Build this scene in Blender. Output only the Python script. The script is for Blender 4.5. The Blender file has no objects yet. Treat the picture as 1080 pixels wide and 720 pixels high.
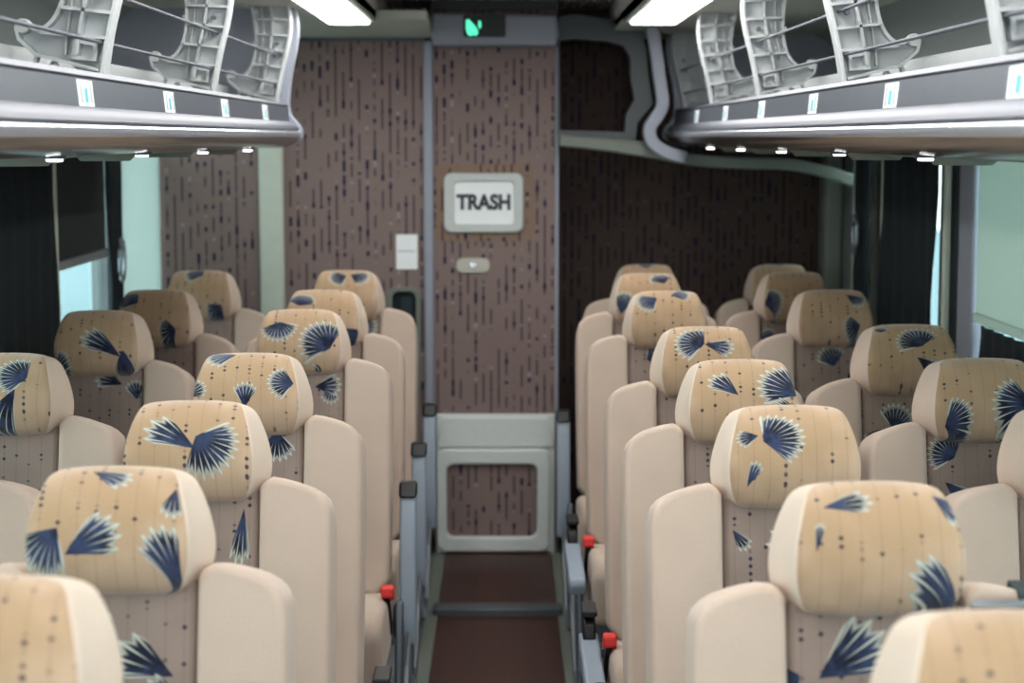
import bpy, bmesh, math, random
from mathutils import Vector, Matrix
R = math.radians
C = bpy.context.scene.collection
SC = bpy.context.scene

# ------------------------------------------------------------------ camera
cam_d = bpy.data.cameras.new('camera')
cam = bpy.data.objects.new('camera', cam_d)
C.objects.link(cam)
SC.camera = cam
F = 1960.0
cam_d.sensor_width = 36
cam_d.lens = F * 36 / 1080
cam_d.clip_start = 0.05
CZ = 1.65
cam.location = (0, 0, CZ)
cam.rotation_euler = (R(90) - math.atan(215 / F), 0, -math.atan(10 / F))
cam_d.dof.use_dof = True
cam_d.dof.focus_distance = 3.75
cam_d.dof.aperture_fstop = 4.2

# ------------------------------------------------------------------ world
w = bpy.data.worlds.new('world')
SC.world = w
w.use_nodes = True
bg = w.node_tree.nodes['Background']
bg.inputs[0].default_value = (0.88, 0.95, 1.0, 1)
bg.inputs[1].default_value = 3.2

SC.view_settings.view_transform = 'Standard'
SC.view_settings.look = 'None'
SC.view_settings.exposure = 0.45
SC.view_settings.gamma = 1
SC.view_settings.use_curve_mapping = False
SC.cycles.max_bounces = 8
SC.cycles.diffuse_bounces = 5
LAMP_STRENGTH = 9.0

# ------------------------------------------------------------------ materials
def srgb(r, g, b):
    f = lambda c: (c / 255 / 12.92) if c / 255 <= 0.04045 else ((c / 255 + 0.055) / 1.055) ** 2.4
    return (f(r), f(g), f(b), 1)

def mat(name, col, rough=0.6, metal=0.0, noise=0.06, nscale=30, bump=0.0, bscale=400, coat=0.0, spec=None):
    m = bpy.data.materials.new(name)
    m.use_nodes = True
    nt = m.node_tree
    b = nt.nodes['Principled BSDF']
    b.inputs['Roughness'].default_value = rough
    b.inputs['Metallic'].default_value = metal
    if coat:
        b.inputs['Coat Weight'].default_value = coat
    if spec is not None:
        b.inputs['Specular IOR Level'].default_value = spec
    tc = nt.nodes.new('ShaderNodeTexCoord')
    n = nt.nodes.new('ShaderNodeTexNoise')
    n.inputs['Scale'].default_value = nscale
    n.inputs['Detail'].default_value = 3
    nt.links.new(tc.outputs['Object'], n.inputs['Vector'])
    mx = nt.nodes.new('ShaderNodeMix')
    mx.data_type = 'RGBA'
    c1 = [max(0, c * (1 - noise)) for c in col[:3]] + [1]
    c2 = [min(1, c * (1 + noise)) for c in col[:3]] + [1]
    mx.inputs[6].default_value = c1
    mx.inputs[7].default_value = c2
    nt.links.new(n.outputs['Fac'], mx.inputs[0])
    nt.links.new(mx.outputs[2], b.inputs['Base Color'])
    if bump:
        n2 = nt.nodes.new('ShaderNodeTexNoise')
        n2.inputs['Scale'].default_value = bscale
        nt.links.new(tc.outputs['Object'], n2.inputs['Vector'])
        bp = nt.nodes.new('ShaderNodeBump')
        bp.inputs['Strength'].default_value = bump
        bp.inputs['Distance'].default_value = 0.002
        nt.links.new(n2.outputs['Fac'], bp.inputs['Height'])
        nt.links.new(bp.outputs[0], b.inputs['Normal'])
    return m

def emis(name, col, strength):
    m = bpy.data.materials.new(name)
    m.use_nodes = True
    b = m.node_tree.nodes['Principled BSDF']
    b.inputs['Base Color'].default_value = col
    b.inputs['Emission Color'].default_value = col
    b.inputs['Emission Strength'].default_value = strength
    return m

M = {}
M['velour'] = mat('beige_velour', srgb(199, 176, 158), 0.95, noise=0.07, nscale=14, bump=0.4, bscale=350)
M['velour'].node_tree.nodes['Principled BSDF'].inputs['Sheen Weight'].default_value = 0.15
M['velour_side'] = mat('pale_velour', srgb(192, 171, 155), 0.95, noise=0.13, nscale=7, bump=0.4, bscale=350)
M['velour_side'].node_tree.nodes['Principled BSDF'].inputs['Sheen Weight'].default_value = 0.15
M['head_side'] = mat('headrest_side_velour', srgb(212, 193, 176), 0.95, noise=0.05, nscale=14, bump=0.4, bscale=350)
M['piping'] = mat('seam_piping', srgb(165, 128, 114), 0.9)
M['shell'] = mat('seat_back_plastic', srgb(70, 70, 72), 0.5)
M['frame'] = mat('seat_frame_metal', srgb(96, 104, 114), 0.4, 0.4)
M['arm'] = mat('armrest_plastic', srgb(150, 162, 176), 0.42)
M['black'] = mat('black_plastic', srgb(15, 16, 18), 0.45)
M['red'] = mat('red_release_plastic', srgb(232, 52, 48), 0.4)
M['rack'] = mat('rack_satin_grey', srgb(88, 90, 100), 0.5, 0.3, noise=0.04, nscale=6)
M['rack_dark'] = mat('rack_rail_grey', srgb(98, 103, 112), 0.38, 0.3, noise=0.08, nscale=20)
M['rack_under'] = mat('rack_underside', srgb(98, 92, 88), 0.2, 0.5, noise=0.05, nscale=5)
M['rack_inner'] = mat('rack_back_lining', srgb(150, 157, 154), 0.8)
M['chrome'] = mat('bright_trim', srgb(225, 228, 238), 0.25, 0.6)
M['bracket'] = mat('bracket_cream_plastic', srgb(192, 195, 196), 0.5)
M['rod'] = mat('rack_rod_steel', srgb(88, 90, 100), 0.7, 0.2)
M['white'] = mat('white_label', srgb(250, 252, 252), 0.5, noise=0.02)
M['label_cyan'] = mat('label_cyan_print', srgb(95, 190, 205), 0.5)
M['label_grey'] = mat('label_grey_print', srgb(170, 178, 180), 0.5)
M['grey_trim'] = mat('grey_trim', srgb(152, 156, 168), 0.5)
M['sill'] = mat('window_sill_plastic', srgb(120, 124, 124), 0.6)
M['green_grey'] = mat('green_grey_plastic', srgb(118, 124, 115), 0.55)
M['dark_frame'] = mat('dark_moulded_frame', srgb(74, 79, 82), 0.5)
M['ceil'] = mat('ceiling_side_lining', srgb(205, 207, 195), 0.8)
M['pale_post'] = mat('pale_post', srgb(205, 212, 198), 0.6)
M['low_panel'] = mat('lower_panel_plastic', srgb(222, 227, 224), 0.45)
M['curtain'] = mat('dark_curtain_cloth', srgb(26, 34, 37), 0.95, bump=0.3)
M['blind_dark'] = mat('dark_roller_blind', srgb(40, 46, 47), 0.9)
M['silver'] = mat('silver_rail', srgb(150, 155, 160), 0.35, 0.6)
M['flap_frame'] = mat('flap_frame_grey', srgb(198, 202, 198), 0.4)
M['text'] = mat('sign_letters', srgb(45, 52, 58), 0.6)
M['latch'] = mat('latch_plate', srgb(180, 176, 162), 0.4, 0.4)
M['teal'] = mat('dark_teal_webbing', srgb(40, 52, 56), 0.85)
M['lamp'] = emis('lamp_diffuser', (1, 1, 0.98, 1), LAMP_STRENGTH)
M['spot'] = emis('reading_lens', (1, 1, 1, 1), 5)
M['green_led'] = emis('green_indicator', (0.10, 0.85, 0.5, 1), 0.85)

class NT:
    """tiny helper to write shader maths"""
    def __init__(s, nt): s.nt = nt
    def m(s, op, a, b=None, c=None, clamp=False):
        n = s.nt.nodes.new('ShaderNodeMath'); n.operation = op; n.use_clamp = clamp
        for i, v in enumerate((a, b, c)):
            if v is None: continue
            if isinstance(v, (int, float)): n.inputs[i].default_value = v
            else: s.nt.links.new(v, n.inputs[i])
        return n.outputs[0]
    def mix(s, f, a, b):
        n = s.nt.nodes.new('ShaderNodeMix'); n.data_type = 'RGBA'
        for i, v in ((0, f), (6, a), (7, b)):
            if isinstance(v, (int, float)): n.inputs[i].default_value = v
            elif isinstance(v, tuple): n.inputs[i].default_value = v
            else: s.nt.links.new(v, n.inputs[i])
        return n.outputs[2]
    def ss(s, v, lo, hi):
        n = s.nt.nodes.new('ShaderNodeMapRange'); n.interpolation_type = 'SMOOTHSTEP'
        s.nt.links.new(v, n.inputs[0])
        n.inputs[1].default_value = lo; n.inputs[2].default_value = hi
        return n.outputs[0]

def translucent(name, col, k):
    m = bpy.data.materials.new(name)
    m.use_nodes = True
    nt = m.node_tree
    b = nt.nodes['Principled BSDF']
    b.inputs['Base Color'].default_value = col
    b.inputs['Roughness'].default_value = 0.8
    t = nt.nodes.new('ShaderNodeBsdfTranslucent')
    wv = nt.nodes.new('ShaderNodeTexNoise'); wv.inputs['Scale'].default_value = 60
    rm = nt.nodes.new('ShaderNodeMix'); rm.data_type = 'RGBA'
    rm.inputs[6].default_value = [c * 0.95 for c in col[:3]] + [1]
    rm.inputs[7].default_value = col
    nt.links.new(wv.outputs['Fac'], rm.inputs[0])
    nt.links.new(rm.outputs[2], t.inputs[0])
    s = nt.nodes.new('ShaderNodeMixShader')
    s.inputs[0].default_value = k
    nt.links.new(b.outputs[0], s.inputs[1])
    nt.links.new(t.outputs[0], s.inputs[2])
    nt.links.new(s.outputs[0], nt.nodes['Material Output'].inputs[0])
    return m
M['shade'] = translucent('pale_window_shade', srgb(212, 222, 214), 0.42)
M['frost'] = translucent('pale_side_shade', srgb(214, 222, 218), 0.62)

def glass(name, tint):
    m = bpy.data.materials.new(name)
    m.use_nodes = True
    nt = m.node_tree
    for n in list(nt.nodes):
        if n.type != 'OUTPUT_MATERIAL':
            nt.nodes.remove(n)
    t = nt.nodes.new('ShaderNodeBsdfTransparent'); t.inputs[0].default_value = tint
    g = nt.nodes.new('ShaderNodeBsdfGlossy'); g.inputs['Roughness'].default_value = 0.03
    fr = nt.nodes.new('ShaderNodeFresnel'); fr.inputs[0].default_value = 1.35
    ge = nt.nodes.new('ShaderNodeNewGeometry'); k = NT(nt)
    fac = k.m('MULTIPLY', fr.outputs[0], k.m('SUBTRACT', 1, ge.outputs['Backfacing']))
    s = nt.nodes.new('ShaderNodeMixShader')
    nt.links.new(fac, s.inputs[0])
    nt.links.new(t.outputs[0], s.inputs[1]); nt.links.new(g.outputs[0], s.inputs[2])
    nt.links.new(s.outputs[0], nt.nodes['Material Output'].inputs[0])
    return m
M['glass'] = glass('window_glass', (0.88, 0.96, 0.95, 1))

# rear wall carpet: taupe with dark vertical dashes and navy flecks
def carpet(name, base, dark=1.0, scale=1.0):
    m = bpy.data.materials.new(name); m.use_nodes = True
    nt = m.node_tree; k = NT(nt)
    b = nt.nodes['Principled BSDF']; b.inputs['Roughness'].default_value = 0.95
    b.inputs['Specular IOR Level'].default_value = 0.15
    tc = nt.nodes.new('ShaderNodeTexCoord')
    sp = nt.nodes.new('ShaderNodeSeparateXYZ'); nt.links.new(tc.outputs['Object'], sp.inputs[0])
    x, z = sp.outputs[0], sp.outputs[2]
    col = base
    u = k.m('MULTIPLY', x, 1 / (0.030 * scale))
    idx = k.m('FLOOR', u); fr = k.m('FRACT', u)
    def noise1(seed, zs, xs=17.3):
        cv = nt.nodes.new('ShaderNodeCombineXYZ')
        nt.links.new(k.m('MULTIPLY_ADD', idx, xs, seed), cv.inputs[0])
        nt.links.new(k.m('MULTIPLY', z, zs / scale), cv.inputs[1])
        n = nt.nodes.new('ShaderNodeTexNoise'); n.inputs['Scale'].default_value = 1; n.inputs['Detail'].default_value = 1
        nt.links.new(cv.outputs[0], n.inputs['Vector'])
        return n.outputs['Fac']
    off = k.m('ABSOLUTE', k.m('SUBTRACT', fr, 0.5))
    thin = k.m('SUBTRACT', 1, k.ss(off, 0.08, 0.17))
    wide = k.m('SUBTRACT', 1, k.ss(off, 0.14, 0.26))
    d1 = k.m('MULTIPLY', k.ss(noise1(3.1, 10), 0.48, 0.53), thin)
    d2 = k.m('MULTIPLY', k.ss(noise1(71.7, 19), 0.615, 0.65), wide)
    d3 = k.m('MULTIPLY', k.ss(noise1(131.7, 30), 0.66, 0.69), wide)
    c = k.mix(k.m('MULTIPLY', d1, 0.9), base, (base[0] * .28, base[1] * .26, base[2] * .38, 1))
    c = k.mix(k.m('MULTIPLY', d3, 0.45), c, (base[0] * 2.0, base[1] * 2.2, base[2] * 2.5, 1))
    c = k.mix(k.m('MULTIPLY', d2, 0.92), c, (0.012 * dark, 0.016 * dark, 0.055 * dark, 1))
    nt.links.new(c, b.inputs['Base Color'])
    return m
M['carpet'] = carpet('rear_wall_carpet', srgb(138, 120, 115), scale=1.0)
M['carpet_warm'] = carpet('warm_carpet_patch', srgb(140, 117, 103))  # browner carpet tone for the plate round the bin flap
M['carpet_shaded'] = carpet('shaded_recess_carpet', srgb(70, 58, 54), 0.7)  # same wall carpet, with the shade of the recess put into a darker base

def wood():
    m = bpy.data.materials.new('aisle_brown_wood'); m.use_nodes = True
    nt = m.node_tree; k = NT(nt)
    b = nt.nodes['Principled BSDF']; b.inputs['Roughness'].default_value = 0.45
    tc = nt.nodes.new('ShaderNodeTexCoord')
    mp = nt.nodes.new('ShaderNodeMapping'); mp.inputs['Scale'].default_value = (40, 2.5, 1)
    nt.links.new(tc.outputs['Object'], mp.inputs[0])
    n = nt.nodes.new('ShaderNodeTexNoise'); n.inputs['Scale'].default_value = 1; n.inputs['Detail'].default_value = 4
    nt.links.new(mp.outputs[0], n.inputs['Vector'])
    n2 = nt.nodes.new('ShaderNodeTexNoise'); n2.inputs['Scale'].default_value = 6
    c = k.mix(n.outputs['Fac'], srgb(44, 22, 16), srgb(76, 38, 26))
    sp = nt.nodes.new('ShaderNodeSeparateXYZ'); nt.links.new(tc.outputs['Object'], sp.inputs[0])
    line = k.m('LESS_THAN', k.m('FRACT', k.m('MULTIPLY', sp.outputs[0], 10)), 0.05)
    c = k.mix(k.m('MULTIPLY', line, .6), c, (0.012, 0.007, 0.005, 1))
    nt.links.new(c, b.inputs['Base Color'])
    return m
M['wood'] = wood()

def ribbed():
    m = mat('ceiling_ribbed_lining', srgb(205, 197, 192), 0.85)
    nt = m.node_tree; k = NT(nt)
    tc = nt.nodes.new('ShaderNodeTexCoord')
    sp = nt.nodes.new('ShaderNodeSeparateXYZ'); nt.links.new(tc.outputs['Object'], sp.inputs[0])
    s = k.m('SINE', k.m('MULTIPLY', sp.outputs[0], 250))
    bp = nt.nodes.new('ShaderNodeBump'); bp.inputs['Distance'].default_value = 0.006
    nt.links.new(s, bp.inputs['Height'])
    nt.links.new(bp.outputs[0], nt.nodes['Principled BSDF'].inputs['Normal'])
    return m
M['ribbed'] = ribbed()

# seat fabric: fan shaped navy sprays with white fringes, and dotted lines
def fan_group():
    g = bpy.data.node_groups.new('fan_spray', 'ShaderNodeTree')
    for nm in ('U', 'V', 'CX', 'CY', 'ANG', 'SPREAD', 'RAD', 'COUNT'):
        g.interface.new_socket(nm, in_out='INPUT', socket_type='NodeSocketFloat')
    for nm in ('Navy', 'White'):
        g.interface.new_socket(nm, in_out='OUTPUT', socket_type='NodeSocketFloat')
    gi = g.nodes.new('NodeGroupInput'); go = g.nodes.new('NodeGroupOutput')
    I = gi.outputs; k = NT(g)
    dx = k.m('SUBTRACT', I['U'], I['CX']); dy = k.m('SUBTRACT', I['V'], I['CY'])
    r = k.m('DIVIDE', k.m('SQRT', k.m('ADD', k.m('MULTIPLY', dx, dx), k.m('MULTIPLY', dy, dy))), I['RAD'])
    a = k.m('WRAP', k.m('SUBTRACT', k.m('ARCTAN2', dy, dx), I['ANG']), math.pi, -math.pi)
    an = k.m('DIVIDE', a, I['SPREAD'])                       # -1..1 inside
    ab = k.m('ABSOLUTE', an)
    s = k.m('PINGPONG', k.m('MULTIPLY', k.m('ADD', an, 1), I['COUNT']), 1)   # 0..1 stripes
    rmax = k.m('MULTIPLY_ADD', s, 0.16, 0.84)
    rmax = k.m('SUBTRACT', rmax, k.m('MULTIPLY', k.m('MULTIPLY', ab, ab), 0.18))
    ins = k.m('MULTIPLY', k.ss(k.m('SUBTRACT', rmax, r), 0.0, 0.05), k.ss(k.m('SUBTRACT', 1, ab), 0.0, 0.06))
    thr = k.m('SUBTRACT', 1.10, k.m('MULTIPLY', r, 0.42))
    wh = k.m('MULTIPLY', k.ss(k.m('SUBTRACT', s, thr), -0.08, 0.12), k.ss(r, 0.28, 0.5))
    rim = k.m('MULTIPLY', k.ss(an, 0.82, 0.94), k.ss(r, 0.15, 0.3))
    wh = k.m('MAXIMUM', wh, k.m('MULTIPLY', k.ss(k.m('SUBTRACT', r, rmax), -0.16, -0.04), 0.8))
    wh = k.m('MULTIPLY', k.m('MAXIMUM', wh, rim), ins)
    g.links.new(ins, go.inputs['Navy']); g.links.new(wh, go.inputs['White'])
    return g
FAN = fan_group()

def fabric(name, base, mid, fans, seed, vy=0.7):
    m = bpy.data.materials.new(name); m.use_nodes = True
    nt = m.node_tree; k = NT(nt)
    b = nt.nodes['Principled BSDF']; b.inputs['Roughness'].default_value = 0.95
    b.inputs['Sheen Weight'].default_value = 0.3
    b.inputs['Specular IOR Level'].default_value = 0.2
    tc = nt.nodes.new('ShaderNodeTexCoord')
    sp = nt.nodes.new('ShaderNodeSeparateXYZ'); nt.links.new(tc.outputs['Object'], sp.inputs[0])
    x = sp.outputs[0]
    v = k.m('MULTIPLY_ADD', sp.outputs[1], vy, sp.outputs[2])   # unrolled up and over the top
    wn = nt.nodes.new('ShaderNodeTexNoise'); wn.inputs['Scale'].default_value = 7
    nt.links.new(tc.outputs['Object'], wn.inputs['Vector'])
    c = k.mix(k.ss(wn.outputs['Fac'], 0.35, 0.65), base, mid)
    # faint woven vertical lines
    u = k.m('MULTIPLY_ADD', x, 1 / 0.026, seed * 0.37)
    idx = k.m('FLOOR', u); fr = k.m('FRACT', u)
    off = k.m('ABSOLUTE', k.m('SUBTRACT', fr, 0.5))
    line = k.m('SUBTRACT', 1, k.ss(off, 0.02, 0.06))
    c = k.mix(k.m('MULTIPLY', line, 0.22), c, (base[0] * .35, base[1] * .3, base[2] * .3, 1))
    # dots strung on the lines
    cv = nt.nodes.new('ShaderNodeCombineXYZ')
    nt.links.new(k.m('MULTIPLY_ADD', idx, 13.7, seed * 3.1), cv.inputs[0])
    nt.links.new(k.m('MULTIPLY', v, 42), cv.inputs[1])
    n = nt.nodes.new('ShaderNodeTexNoise'); n.inputs['Scale'].default_value = 1; n.inputs['Detail'].default_value = 0
    nt.links.new(cv.outputs[0], n.inputs['Vector'])
    vf = k.m('ABSOLUTE', k.m('SUBTRACT', k.m('FRACT', k.m('MULTIPLY_ADD', v, 1 / 0.0125, k.m('MULTIPLY', idx, 0.43))), 0.5))
    dist = k.m('SQRT', k.m('ADD', k.m('POWER', k.m('MULTIPLY', off, 2.1), 2), k.m('POWER', vf, 2)))
    dot = k.m('MULTIPLY', k.m('SUBTRACT', 1, k.ss(dist, 0.22, 0.32)), k.ss(n.outputs['Fac'], 0.56, 0.66))
    c = k.mix(k.m('MULTIPLY', dot, 0.88), c, (0.012, 0.014, 0.035, 1))
    # two tone navy
    nn = nt.nodes.new('ShaderNodeTexNoise'); nn.inputs['Scale'].default_value = 35
    nt.links.new(tc.outputs['Object'], nn.inputs['Vector'])
    navy = k.mix(k.ss(nn.outputs['Fac'], 0.35, 0.65), srgb(20, 24, 44), srgb(50, 60, 88))
    for (cx, cy, ang, spr, rad) in fans:
        g = nt.nodes.new('ShaderNodeGroup'); g.node_tree = FAN
        nt.links.new(x, g.inputs['U']); nt.links.new(v, g.inputs['V'])
        g.inputs['CX'].default_value = cx; g.inputs['CY'].default_value = cy
        g.inputs['ANG'].default_value = R(ang); g.inputs['SPREAD'].default_value = R(spr)
        g.inputs['RAD'].default_value = rad * 1.12
        g.inputs['COUNT'].default_value = max(4, round(R(spr) * 2 * 4.6))
        c = k.mix(g.outputs['Navy'], c, navy)
        c = k.mix(k.m('MULTIPLY', g.outputs['White'], 0.85), c, srgb(208, 206, 190))
    nt.links.new(c, b.inputs['Base Color'])
    n2 = nt.nodes.new('ShaderNodeTexNoise'); n2.inputs['Scale'].default_value = 350
    nt.links.new(tc.outputs['Object'], n2.inputs['Vector'])
    bp = nt.nodes.new('ShaderNodeBump'); bp.inputs['Strength'].default_value = 0.4; bp.inputs['Distance'].default_value = 0.002
    nt.links.new(n2.outputs['Fac'], bp.inputs['Height']); nt.links.new(bp.outputs[0], b.inputs['Normal'])
    return m

# ------------------------------------------------------------------ mesh helpers
class MB:
    def __init__(s): s.b = bmesh.new()
    def box(s, x0, x1, y0, y1, z0, z1, rot=None):
        vs = [Vector((x, y, z)) for x in (x0, x1) for y in (y0, y1) for z in (z0, z1)]
        if rot: 
            c = Vector(((x0 + x1) / 2, (y0 + y1) / 2, (z0 + z1) / 2))
            vs = [c + rot @ (v - c) for v in vs]
        v = [s.b.verts.new(p) for p in vs]
        for f in ((0, 1, 3, 2), (4, 6, 7, 5), (0, 4, 5, 1), (2, 3, 7, 6), (0, 2, 6, 4), (1, 5, 7, 3)):
            s.b.faces.new([v[i] for i in f])
        return s
    def prism(s, pts, a0, a1, axis='y'):
        """pts 2D outline extruded along axis"""
        def P(p, a):
            return {'y': (p[0], a, p[1]), 'x': (a, p[0], p[1]), 'z': (p[0], p[1], a)}[axis]
        A = [s.b.verts.new(P(p, a0)) for p in pts]; B = [s.b.verts.new(P(p, a1)) for p in pts]
        n = len(pts)
        s.b.faces.new(A); s.b.faces.new(B[::-1])
        for i in range(n):
            s.b.faces.new((A[i], B[i], B[(i + 1) % n], A[(i + 1) % n]))
        return s
    def ring(s, outer, inner, a0, a1):
        """frame between two XZ outlines with the same number of points"""
        n = len(outer)
        V = [[s.b.verts.new((p[0], a, p[1])) for p in o] for a in (a0, a1) for o in (outer, inner)]
        o0, i0, o1, i1 = V
        for j in range(n):
            q = (j + 1) % n
            s.b.faces.new((o0[j], o0[q], i0[q], i0[j])); s.b.faces.new((o1[j], i1[j], i1[q], o1[q]))
            s.b.faces.new((o0[j], o1[j], o1[q], o0[q])); s.b.faces.new((i0[j], i0[q], i1[q], i1[j]))
        return s
    def strip(s, pts, wid, a0, a1):
        """ribbon of thickness wid following XZ polyline, extruded a0..a1 in y"""
        n = len(pts); L = []; Rr = []
        for i, p in enumerate(pts):
            q0 = Vector(pts[max(0, i - 1)]); q1 = Vector(pts[min(n - 1, i + 1)])
            t = (q1 - q0).normalized(); nn = Vector((-t.y, t.x)) * wid / 2
            L.append((p[0] + nn.x, p[1] + nn.y)); Rr.append((p[0] - nn.x, p[1] - nn.y))
        s.prism(L + Rr[::-1], a0, a1)
        return s
    def tube(s, path, r, n=8, closed=False):
        rings = []
        m = len(path); P = [Vector(p) for p in path]
        for i, p in enumerate(P):
            t = (P[(i + 1) % m] - P[i - 1]) if closed else (P[min(m - 1, i + 1)] - P[max(0, i - 1)])
            t.normalize()
            up = Vector((0, 0, 1)) if abs(t.z) < 0.9 else Vector((1, 0, 0))
            a = t.cross(up).normalized(); b_ = t.cross(a)
            rr = r[i] if isinstance(r, (list, tuple)) else r
            rings.append([s.b.verts.new(p + rr * (math.cos(2 * math.pi * j / n) * a + math.sin(2 * math.pi * j / n) * b_)) for j in range(n)])
        for i in range(m if closed else m - 1):
            A, B = rings[i], rings[(i + 1) % m]
            for j in range(n):
                s.b.faces.new((A[j], A[(j + 1) % n], B[(j + 1) % n], B[j]))
        if not closed:
            s.b.faces.new(rings[0][::-1]); s.b.faces.new(rings[-1])
        return s
    def cyl(s, c, r, h, axis='y', n=20):
        c = Vector(c); d = {'x': Vector((1, 0, 0)), 'y': Vector((0, 1, 0)), 'z': Vector((0, 0, 1))}[axis]
        return s.tube([c - d * h / 2, c + d * h / 2], r, n)
    def build(s, name, m, parent=None, bevel=0, seg=3, smooth=True, sub=0, loc=None, angle=40):
        bmesh.ops.recalc_face_normals(s.b, faces=s.b.faces)
        me = bpy.data.meshes.new(name); s.b.to_mesh(me); s.b.free()
        o = bpy.data.objects.new(name, me); C.objects.link(o)
        for mm in (m if isinstance(m, (list, tuple)) else [m]): me.materials.append(mm)
        if parent: o.parent = parent
        if loc: o.location = loc
        if bevel:
            bv = o.modifiers.new('bevel', 'BEVEL'); bv.width = bevel; bv.segments = seg; bv.limit_method = 'ANGLE'; bv.angle_limit = R(35)
        if sub:
            sb = o.modifiers.new('subdivision', 'SUBSURF'); sb.levels = sub; sb.render_levels = sub
        if smooth:
            for p in me.polygons: p.use_smooth = True
            if not sub:
                try: me.set_sharp_from_angle(angle=R(angle))
                except Exception: pass
        return o

def rrect(x0, x1, z0, z1, r, n=5):
    out = []
    for (cx, cz, a0) in ((x1 - r, z1 - r, 0), (x0 + r, z1 - r, 90), (x0 + r, z0 + r, 180), (x1 - r, z0 + r, 270)):
        for i in range(n + 1):
            a = R(a0 + 90 * i / n); out.append((cx + r * math.cos(a), cz + r * math.sin(a)))
    return out

def smooth2(pts, it=2):
    """Chaikin smoothing of an open polyline"""
    for _ in range(it):
        q = [pts[0]]
        for a, b in zip(pts, pts[1:]):
            q.append((a[0] * .75 + b[0] * .25, a[1] * .75 + b[1] * .25)); q.append((a[0] * .25 + b[0] * .75, a[1] * .25 + b[1] * .75))
        q.append(pts[-1]); pts = q
    return pts

def empty(name, loc=(0, 0, 0)):
    o = bpy.data.objects.new(name, None); C.objects.link(o); o.location = loc
    o.empty_display_size = 0.1
    return o
def tag(o, label=None, cat=None, group=None, kind=None):
    if label: o['label'] = label
    if cat: o['category'] = cat
    if group: o['group'] = group
    if kind: o['kind'] = kind
    return o
def struct(mb, name, m, **k):
    o = mb.build(name, m, **k); o['kind'] = 'structure'; return o

def text_mesh(name, s, size, m, parent, loc, sx=1.0, bold=0.0, depth=0.002):
    cu = bpy.data.curves.new(name + '_c', 'FONT'); cu.body = s; cu.size = size; cu.offset = bold
    cu.extrude = depth; cu.align_x = 'CENTER'; cu.align_y = 'CENTER'
    t = bpy.data.objects.new(name + '_t', cu); C.objects.link(t)
    dg = bpy.context.evaluated_depsgraph_get(); dg.update()
    me = bpy.data.meshes.new_from_object(t.evaluated_get(dg))
    C.objects.unlink(t); bpy.data.objects.remove(t); bpy.data.curves.remove(cu)
    for v in me.vertices:
        x, y, z = v.co; v.co = (x * sx, -z, y)
    me.name = name; me.materials.clear(); me.materials.append(m)
    o = bpy.data.objects.new(name, me); C.objects.link(o); o.parent = parent; o.location = loc
    return o

# ------------------------------------------------------------------ setting
XL, XR = -1.365, 1.38          # cabin wall planes
YF, YB = -1.6, 7.95           # front opening / rear
WR = 7.65                     # rear wall of the right recess
FRONT = 7.25                  # front face of the rear cabinet walls
ZC = CZ + 0.42

# floor: raised seat platforms and brown aisle
b = MB(); b.box(XL, XR, YF, YB, -0.06, 0.0); struct(b, 'floor', M['sill'])
b = MB(); b.box(-0.225, 0.19, YF, 6.27, 0.0, 0.008); struct(b, 'floor_aisle', M['wood'])
b = MB(); b.box(-0.225, 0.19, 6.36, FRONT, 0.0, 0.02); struct(b, 'floor_rear_aisle', M['wood'])
b = MB(); b.box(-0.24, 0.205, 6.27, 6.36, 0.0, 0.035); struct(b, 'trim_1', M['dark_frame'], bevel=0.006)
for i, (x0, x1) in enumerate(((-0.27, -0.225), (0.19, 0.235))):
    b = MB(); b.box(x0, x1, YF, FRONT, 0.0, 0.012); struct(b, 'trim_%d' % (2 + i), M['green_grey'], bevel=0.004)

# side walls: lower panel, header, pillars, glass
def side_wall(side, X, name, yspans):
    s = -1 if X < 0 else 1
    th = 0.06
    def bx(b, y0, y1, z0, z1): b.box(min(X, X + s * th), max(X, X + s * th), y0, y1, z0, z1)
    b = MB(); bx(b, YF, YB, 0, 0.98); bx(b, YF, YB, 1.78, 2.3)
    edge = YF
    for (y0, y1) in yspans:
        bx(b, edge, y0, 0.98, 1.78); edge = y1
    bx(b, edge, YB, 0.98, 1.78)
    struct(b, name, M['sill'])
    for n, (y0, y1) in enumerate(yspans):
        g = MB(); g.box(min(X + s * .02, X + s * .026), max(X + s * .02, X + s * .026), y0, y1, 0.98, 1.78)
        struct(g, 'window_%d' % (side * 10 + n), M['glass'], smooth=False)
side_wall(1, XL, 'wall_left', [(-1.2, 0.6), (0.8, 2.6), (2.8, 4.2), (5.72, 6.44), (6.5, 7.24)])
side_wall(2, XR, 'wall_right', [(-1.2, 0.6), (0.8, 2.6), (2.8, 5.35), (5.86, 6.55), (6.98, 7.2)])

# ceiling: side panels, sloping rear pieces, ribbed centre
b = MB(); b.box(XL, -0.45, YF, 6.7, ZC, ZC + .03); b.box(0.43, XR, YF, 6.7, ZC, ZC + .03)
b.prism([(6.7, ZC), (FRONT + .03, ZC - .04), (FRONT + .03, ZC), (6.7, ZC + .03)], XL, -0.27, 'x')
b.prism([(6.7, ZC), (WR, ZC - .02), (WR, ZC + .02), (6.7, ZC + .03)], 0.43, XR, 'x')
struct(b, 'ceiling', M['ceil'])
b = MB(); b.box(-0.46, 0.44, YF, YB, ZC + .10, ZC + .13)
b.box(-0.47, -0.45, YF, YB, ZC, ZC + .13); b.box(0.43, 0.45, YF, YB, ZC, ZC + .13)
struct(b, 'ceiling_centre', M['ribbed'])
b = MB(); b.box(XL - .06, XR + .06, YF, YB, 2.3, 2.34); struct(b, 'ceiling_roof', M['ceil'])

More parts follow.
